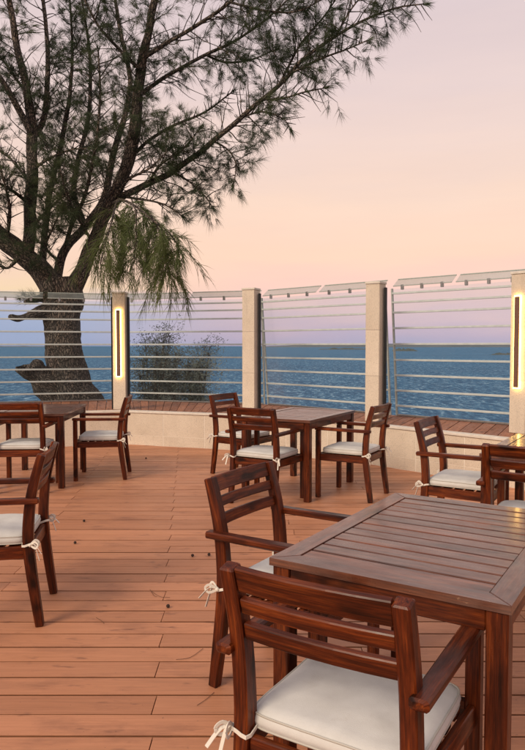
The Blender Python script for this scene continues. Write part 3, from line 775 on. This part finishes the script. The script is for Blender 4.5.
for spec in ([(30, 205, 11.9, 5), (14, 192, 11.6, 4), (-4, 182, 11.4, 3), (-25, 176, 11.2, 1.5)], [(31, 228, 11.9, 4), (48, 210, 11.6, 3.4), (64, 196, 11.3, 2.6), (80, 188, 11.1, 1.4)],
             [(6, 241, 11.8, 5), (10, 215, 11.5, 4), (6, 190, 11.3, 3), (-2, 160, 11.1, 1.6)], [(93, 243, 11.9, 4), (78, 218, 11.5, 3.4), (66, 192, 11.2, 2.6), (60, 168, 11, 1.4)],
             [(32, 170, 11.9, 4), (50, 158, 11.5, 3.2), (70, 150, 11.2, 2.2), (88, 148, 11, 1.2)], [(31, 185, 11.9, 4), (16, 165, 12.3, 3), (0, 150, 12.6, 2), (-18, 140, 12.8, 1.2)],
             [(22, 254, 11.9, 4), (8, 268, 11.5, 3), (-6, 262, 11.2, 2), (-20, 250, 11, 1.2)], [(148, 184, 11.6, 3.4), (160, 165, 11.3, 2.8), (182, 150, 11.1, 2.2), (200, 128, 11, 1.2)],
             [(60, 262, 12.2, 4), (46, 248, 11.8, 3.2), (52, 230, 11.5, 2.4), (60, 212, 11.3, 1.2)], [(110, 205, 11.8, 4), (128, 180, 11.3, 3.2), (150, 168, 11.0, 2.4), (168, 150, 10.8, 1.2)],
             [(27, 95, 12, 4), (10, 70, 12.3, 3), (-8, 45, 12.6, 2), (-20, 20, 12.8, 1)], [(124, 197, 11.7, 3.4), (146, 200, 11.4, 2.6), (165, 205, 11.2, 2), (182, 216, 11.1, 1)]):
    L_(spec)
# broken stubs on the trunk
stub1, _ = limb('stub', [(58, 306, 11.95, 22), (44, 311, 11.8, 15), (30, 315, 11.6, 9), (20, 318, 11.5, 7), (12, 317, 11.4, 6), (10, 316, 11.4, 3)], 10, .035, 'bark')
stub2, _ = limb('stub', [(68, 402, 12, 40), (54, 390, 11.85, 34), (42, 380, 11.75, 28), (33, 370, 11.7, 25), (32, 367, 11.69, 25), (31.6, 366.4, 11.69, 12)], 14, .09, 'bark')
stub3, _ = limb('stub', [(50, 300, 11.95, 10), (40, 298, 11.8, 8), (28, 301, 11.7, 5), (24, 302, 11.65, 2)], 8, .02, 'bark')

fol = MB(); tw = MB(); drp = MB()
def needle(mb_, p, d, L, wd, droop):
    d = d.normalized(); x = d.cross(rv()).normalized() * wd
    m1 = p + d * (L * .5) + Vector((0, 0, -droop * L * .18)); e = p + d * L + Vector((0, 0, -droop * L * .62))
    mb_.v += [tuple(p - x), tuple(p + x), tuple(m1 + x * .9), tuple(m1 - x * .9), tuple(e)]
    o = len(mb_.v) - 5; mb_.g += [(0, 0, 0)] * 5
    mb_.f += [(o, o + 1, o + 2, o + 3), (o + 3, o + 2, o + 4)]; mb_.sm += [False, False]
def tuft(mb_, p, d, n, L, wd, spread=.6, droop=.25):
    for _ in range(n):
        dd = (d.normalized() + rv(spread * rng.uniform(.3, 1.2))); needle(mb_, p + rv(.02), dd, L * rng.uniform(.6, 1.2), wd, droop * rng.uniform(.3, 1.6))
def stick(p, q_, r_):
    tube(tw, [p - TO, (p + q_) / 2 - TO + rv(.015), q_ - TO], [r_, r_ * .75, r_ * .4], 4, cap=False)
def foliate(P_, R0, step, Lmin, Lmax, dens=1.0, t0=0.25, ntuft=26):
    tot = sum((b_ - a).length for a, b_ in zip(P_, P_[1:])); s_ = tot * t0; acc = 0; i = 0
    while s_ < tot:
        acc = 0
        for a, b_ in zip(P_, P_[1:]):
            l = (b_ - a).length
            if acc + l >= s_: break
            acc += l
        p = a + (b_ - a) * ((s_ - acc) / max(l, 1e-6)); d = (b_ - a).normalized(); t = s_ / tot
        L = rng.uniform(Lmin, Lmax) * (1 - .45 * t)
        side = (rv() - d * rv().dot(d)); side = (side - d * side.dot(d)).normalized()
        dr = (d * rng.uniform(.25, .8) + side + Z * rng.uniform(-.05, .45)).normalized()
        q_ = p; pts = [p]; nseg = max(2, int(L / .13))
        for j in range(nseg):
            dr = (dr + rv(.28) + Z * .03).normalized(); q_ = q_ + dr * (L / nseg); pts.append(q_)
        tube(tw, [x - TO for x in pts], [.010 * (1 - .75 * j / nseg) + .001 for j in range(nseg + 1)], 4, cap=False)
        for j in range(1, nseg + 1):
            if rng.random() > dens or noise.noise(pts[j] * 1.25 + Vector((3.1, 7.7, 1.3))) < -.11: continue   # foliage gathers in clouds with gaps
            for _ in range(rng.choice((1, 2, 2))):
                dd = (dr * .7 + rv(.8) + Z * .15).normalized(); l = rng.uniform(.06, .20); e = pts[j] + dd * l
                stick(pts[j], e, .003)
                tuft(fol, e - TO, dd, ntuft, rng.uniform(.12, .26), .0019, rng.uniform(.5, 1.05), .5)
                if rng.random() < .6: tuft(fol, (pts[j] + e) / 2 - TO, dd, ntuft // 2, .20, .0019, 1.1, .5)
        s_ += step * rng.uniform(.6, 1.4)
for P_, r_ in lims:
    L = sum((b_ - a).length for a, b_ in zip(P_, P_[1:]))
    thick = r_[len(r_) // 3]
    t0 = .26 if thick > .10 else (.20 if thick > .05 else .10)
    foliate(P_, r_, .070 if L > 3 else .052, .30 if L > 3 else .25, 1.20 if L > 3 else .60, .95, t0)
# twig ends keep a tuft
for P_, r_ in lims: tuft(fol, P_[-1] - TO, (P_[-1] - P_[-2]), 26, .2, .004, .6, .3)
for _ in range(60):
    tuft(fol, at(rng.uniform(20, 50), rng.uniform(294, 304), rng.uniform(11.4, 11.9)) - TO, Vector((-.5, 0, .4)), 7, .16, .0024, .9, .2)
# low drooping spray reaching over the screen
for spec in ([(112, 204, 11.8, 4), (120, 200, 10.9, 3.4), (132, 204, 9.9, 3), (150, 218, 9.2, 2.4), (168, 232, 8.9, 2), (180, 250, 8.8, 1.2)],
             [(120, 200, 10.9, 3), (116, 204, 10, 2.6), (112, 220, 9.3, 2.2), (106, 242, 9.0, 1.6), (100, 264, 8.9, 1)],
             [(132, 204, 9.9, 2.6), (136, 212, 9.4, 2.2), (136, 236, 9.1, 1.8), (134, 262, 9, 1)],
             [(150, 214, 9.2, 2.2), (158, 228, 9.1, 1.8), (164, 254, 9.0, 1.4), (168, 274, 9, .8)]):
    P_, r_ = limb('branch', spec, 7)
    for k in range(int(len(P_) * .35), len(P_)):
        for _ in range(2):                               # weeping stems with needles all along
            d = rv(); d.z = rng.uniform(-.3, .3); d.normalize(); l = rng.uniform(.20, .70); p = P_[k].copy(); pts = [p]
            for j in range(7):
                d = (d + Vector((0, 0, -.30)) + rv(.12)).normalized(); p = p + d * (l / 7); pts.append(p)
            tube(tw, [x - TO for x in pts], [.0045 * (1 - .1 * j) for j in range(8)], 4, cap=False)
            for j in range(1, 8):
                tuft(drp, pts[j] - TO, (pts[j] - pts[j - 1]), rng.randint(5, 11), .24, .0030, .75, .55)
tw.build('twigs', 'bark', tree)
tag(fol.build('crown', 'needles', tree), kind='stuff')
tag(drp.build('drooping_spray', 'droop_needles', tree), kind='stuff', label='brighter green drooping needles hanging over the screen')

# ------------------------------------------------------------------ shrubs behind the screen
def shrub(px, y, top_py, width, seed, label):
    g_ = random.Random(seed); b0 = at(px, 346, y); z0 = -.75; base = Vector((b0.x, y, z0)); top = at(px, top_py, y).z
    r0 = empty('shrub', base); tag(r0, label, 'shrub', 'shrubs beyond the glass'); st = MB(); lf = MB(); Hh = top - z0
    for k in range(9):
        a = g_.uniform(0, 6.28); l = Hh * g_.uniform(.6, 1.0); rr = width * g_.uniform(.15, 1)
        pts = [Vector((0, 0, 0)), Vector((math.cos(a) * rr * .35, math.sin(a) * rr * .35, l * .5)), Vector((math.cos(a) * rr * .75, math.sin(a) * rr * .75, l))]
        pts = smooth_pts(pts, 5); tube(st, pts, [.028 * (1 - .8 * j / (len(pts) - 1)) for j in range(len(pts))], 5)
        for j in range(2, len(pts)):
            for _ in range(9):
                p = pts[j] + Vector((g_.gauss(0, .16), g_.gauss(0, .16), g_.gauss(.02, .14)))
                tube(st, [pts[j], p], [.005, .002], 3, cap=False)
                for _ in range(16):
                    c_ = p + Vector((g_.gauss(0, .055), g_.gauss(0, .055), g_.gauss(.02, .06)))
                    d = Vector((g_.gauss(0, 1), g_.gauss(0, 1), g_.gauss(.4, .8))).normalized(); x = d.cross(Vector((g_.gauss(0, 1), g_.gauss(0, 1), g_.gauss(0, 1)))).normalized() * .007
                    L = g_.uniform(.035, .075); o = len(lf.v)
                    lf.v += [tuple(c_), tuple(c_ + d * L * .5 + x), tuple(c_ + d * L), tuple(c_ + d * L * .5 - x)]; lf.g += [(0, 0, 0)] * 4; lf.f.append((o, o + 1, o + 2, o + 3)); lf.sm.append(False)
    st.build('stems', 'bark', r0); tag(lf.build('foliage', 'shrub_leaf', r0), kind='stuff')
shrub(152, 13.2, 333, .55, 1, 'grey green shrub beside the lamp pillar, taller and loose at the top')
shrub(172, 14.0, 352, .6, 2, 'dense grey green shrub in the middle of the group beyond the glass')
shrub(196, 13.4, 343, .5, 3, 'grey green shrub beside the plain pillar with one upright shoot')

# ------------------------------------------------------------------ litter on the deck
def on_deck(px, py):
    c, s = math.cos(PITCH), math.sin(PITCH); up = (375 - py) / F
    t = -CH / (up * c - s); return Vector(((px - 262.5) / F * t, (c + up * s) * t, .001))
cones = [(146, 459), (84, 522), (75, 544), (192.5, 557), (209, 556), (168, 608)]
cm = MB(); g_ = random.Random(3); nlat, nlon = 7, 10; vs, fs = [], []
for i in range(nlat + 1):
    for k in range(nlon):
        th = math.pi * i / nlat; a = 2 * math.pi * (k + .5 * (i % 2)) / nlon; r_ = .0095 * (1 + .16 * ((i + k) % 2))
        vs.append((r_ * math.sin(th) * math.cos(a), r_ * math.sin(th) * math.sin(a), .010 + .010 * -math.cos(th)))
for i in range(nlat):
    for k in range(nlon): fs.append((i * nlon + k, i * nlon + (k + 1) % nlon, (i + 1) * nlon + (k + 1) % nlon, (i + 1) * nlon + k))
cm.add(vs, fs); cmesh = cm.mesh('seed_cone')
cl = ['seed cone on the deck close to the tiled parapet', 'seed cone on the deck behind the pair of bows, nearer the far table', 'seed cone on the deck behind the pair of bows, nearer the lone chair',
      'seed cone on the deck, outer one of two beside the chair back', 'seed cone on the deck, touching the leg of the long-side chair', 'lone seed cone on the open deck beside a curved dry needle']
for p, lb in zip(cones, cl):
    o = link('seed_cone', cmesh, 'seed'); o.location = on_deck(*p); o.rotation_euler = (0, 0, g_.uniform(0, 6))
    tag(o, 'small dark ' + lb, 'seed cone', 'seed cones fallen on the deck')
for (a, b_, c_) in (((176, 660), (190, 658), (203, 649)), ((152, 592), (160, 597), (170, 598)), ((197, 706), (206, 700), (214, 693)), ((96, 618), (101, 621), (104, 624)),
                    ((236, 726), (244, 716), (250, 708)), ((150, 590), (154, 596), (157, 597))):
    m = MB(); P_ = [on_deck(*a), on_deck(*b_), on_deck(*c_)]; base = P_[1].copy()
    tube(m, [p - base + Z * .0016 for p in smooth_pts(P_, 4)], .0010, 5); o = m.build('fallen_needle', 'dry_needle'); o.location = base
    tag(o, 'thin brown dry needle lying on the deck boards', 'needle', 'dry needles on the deck')
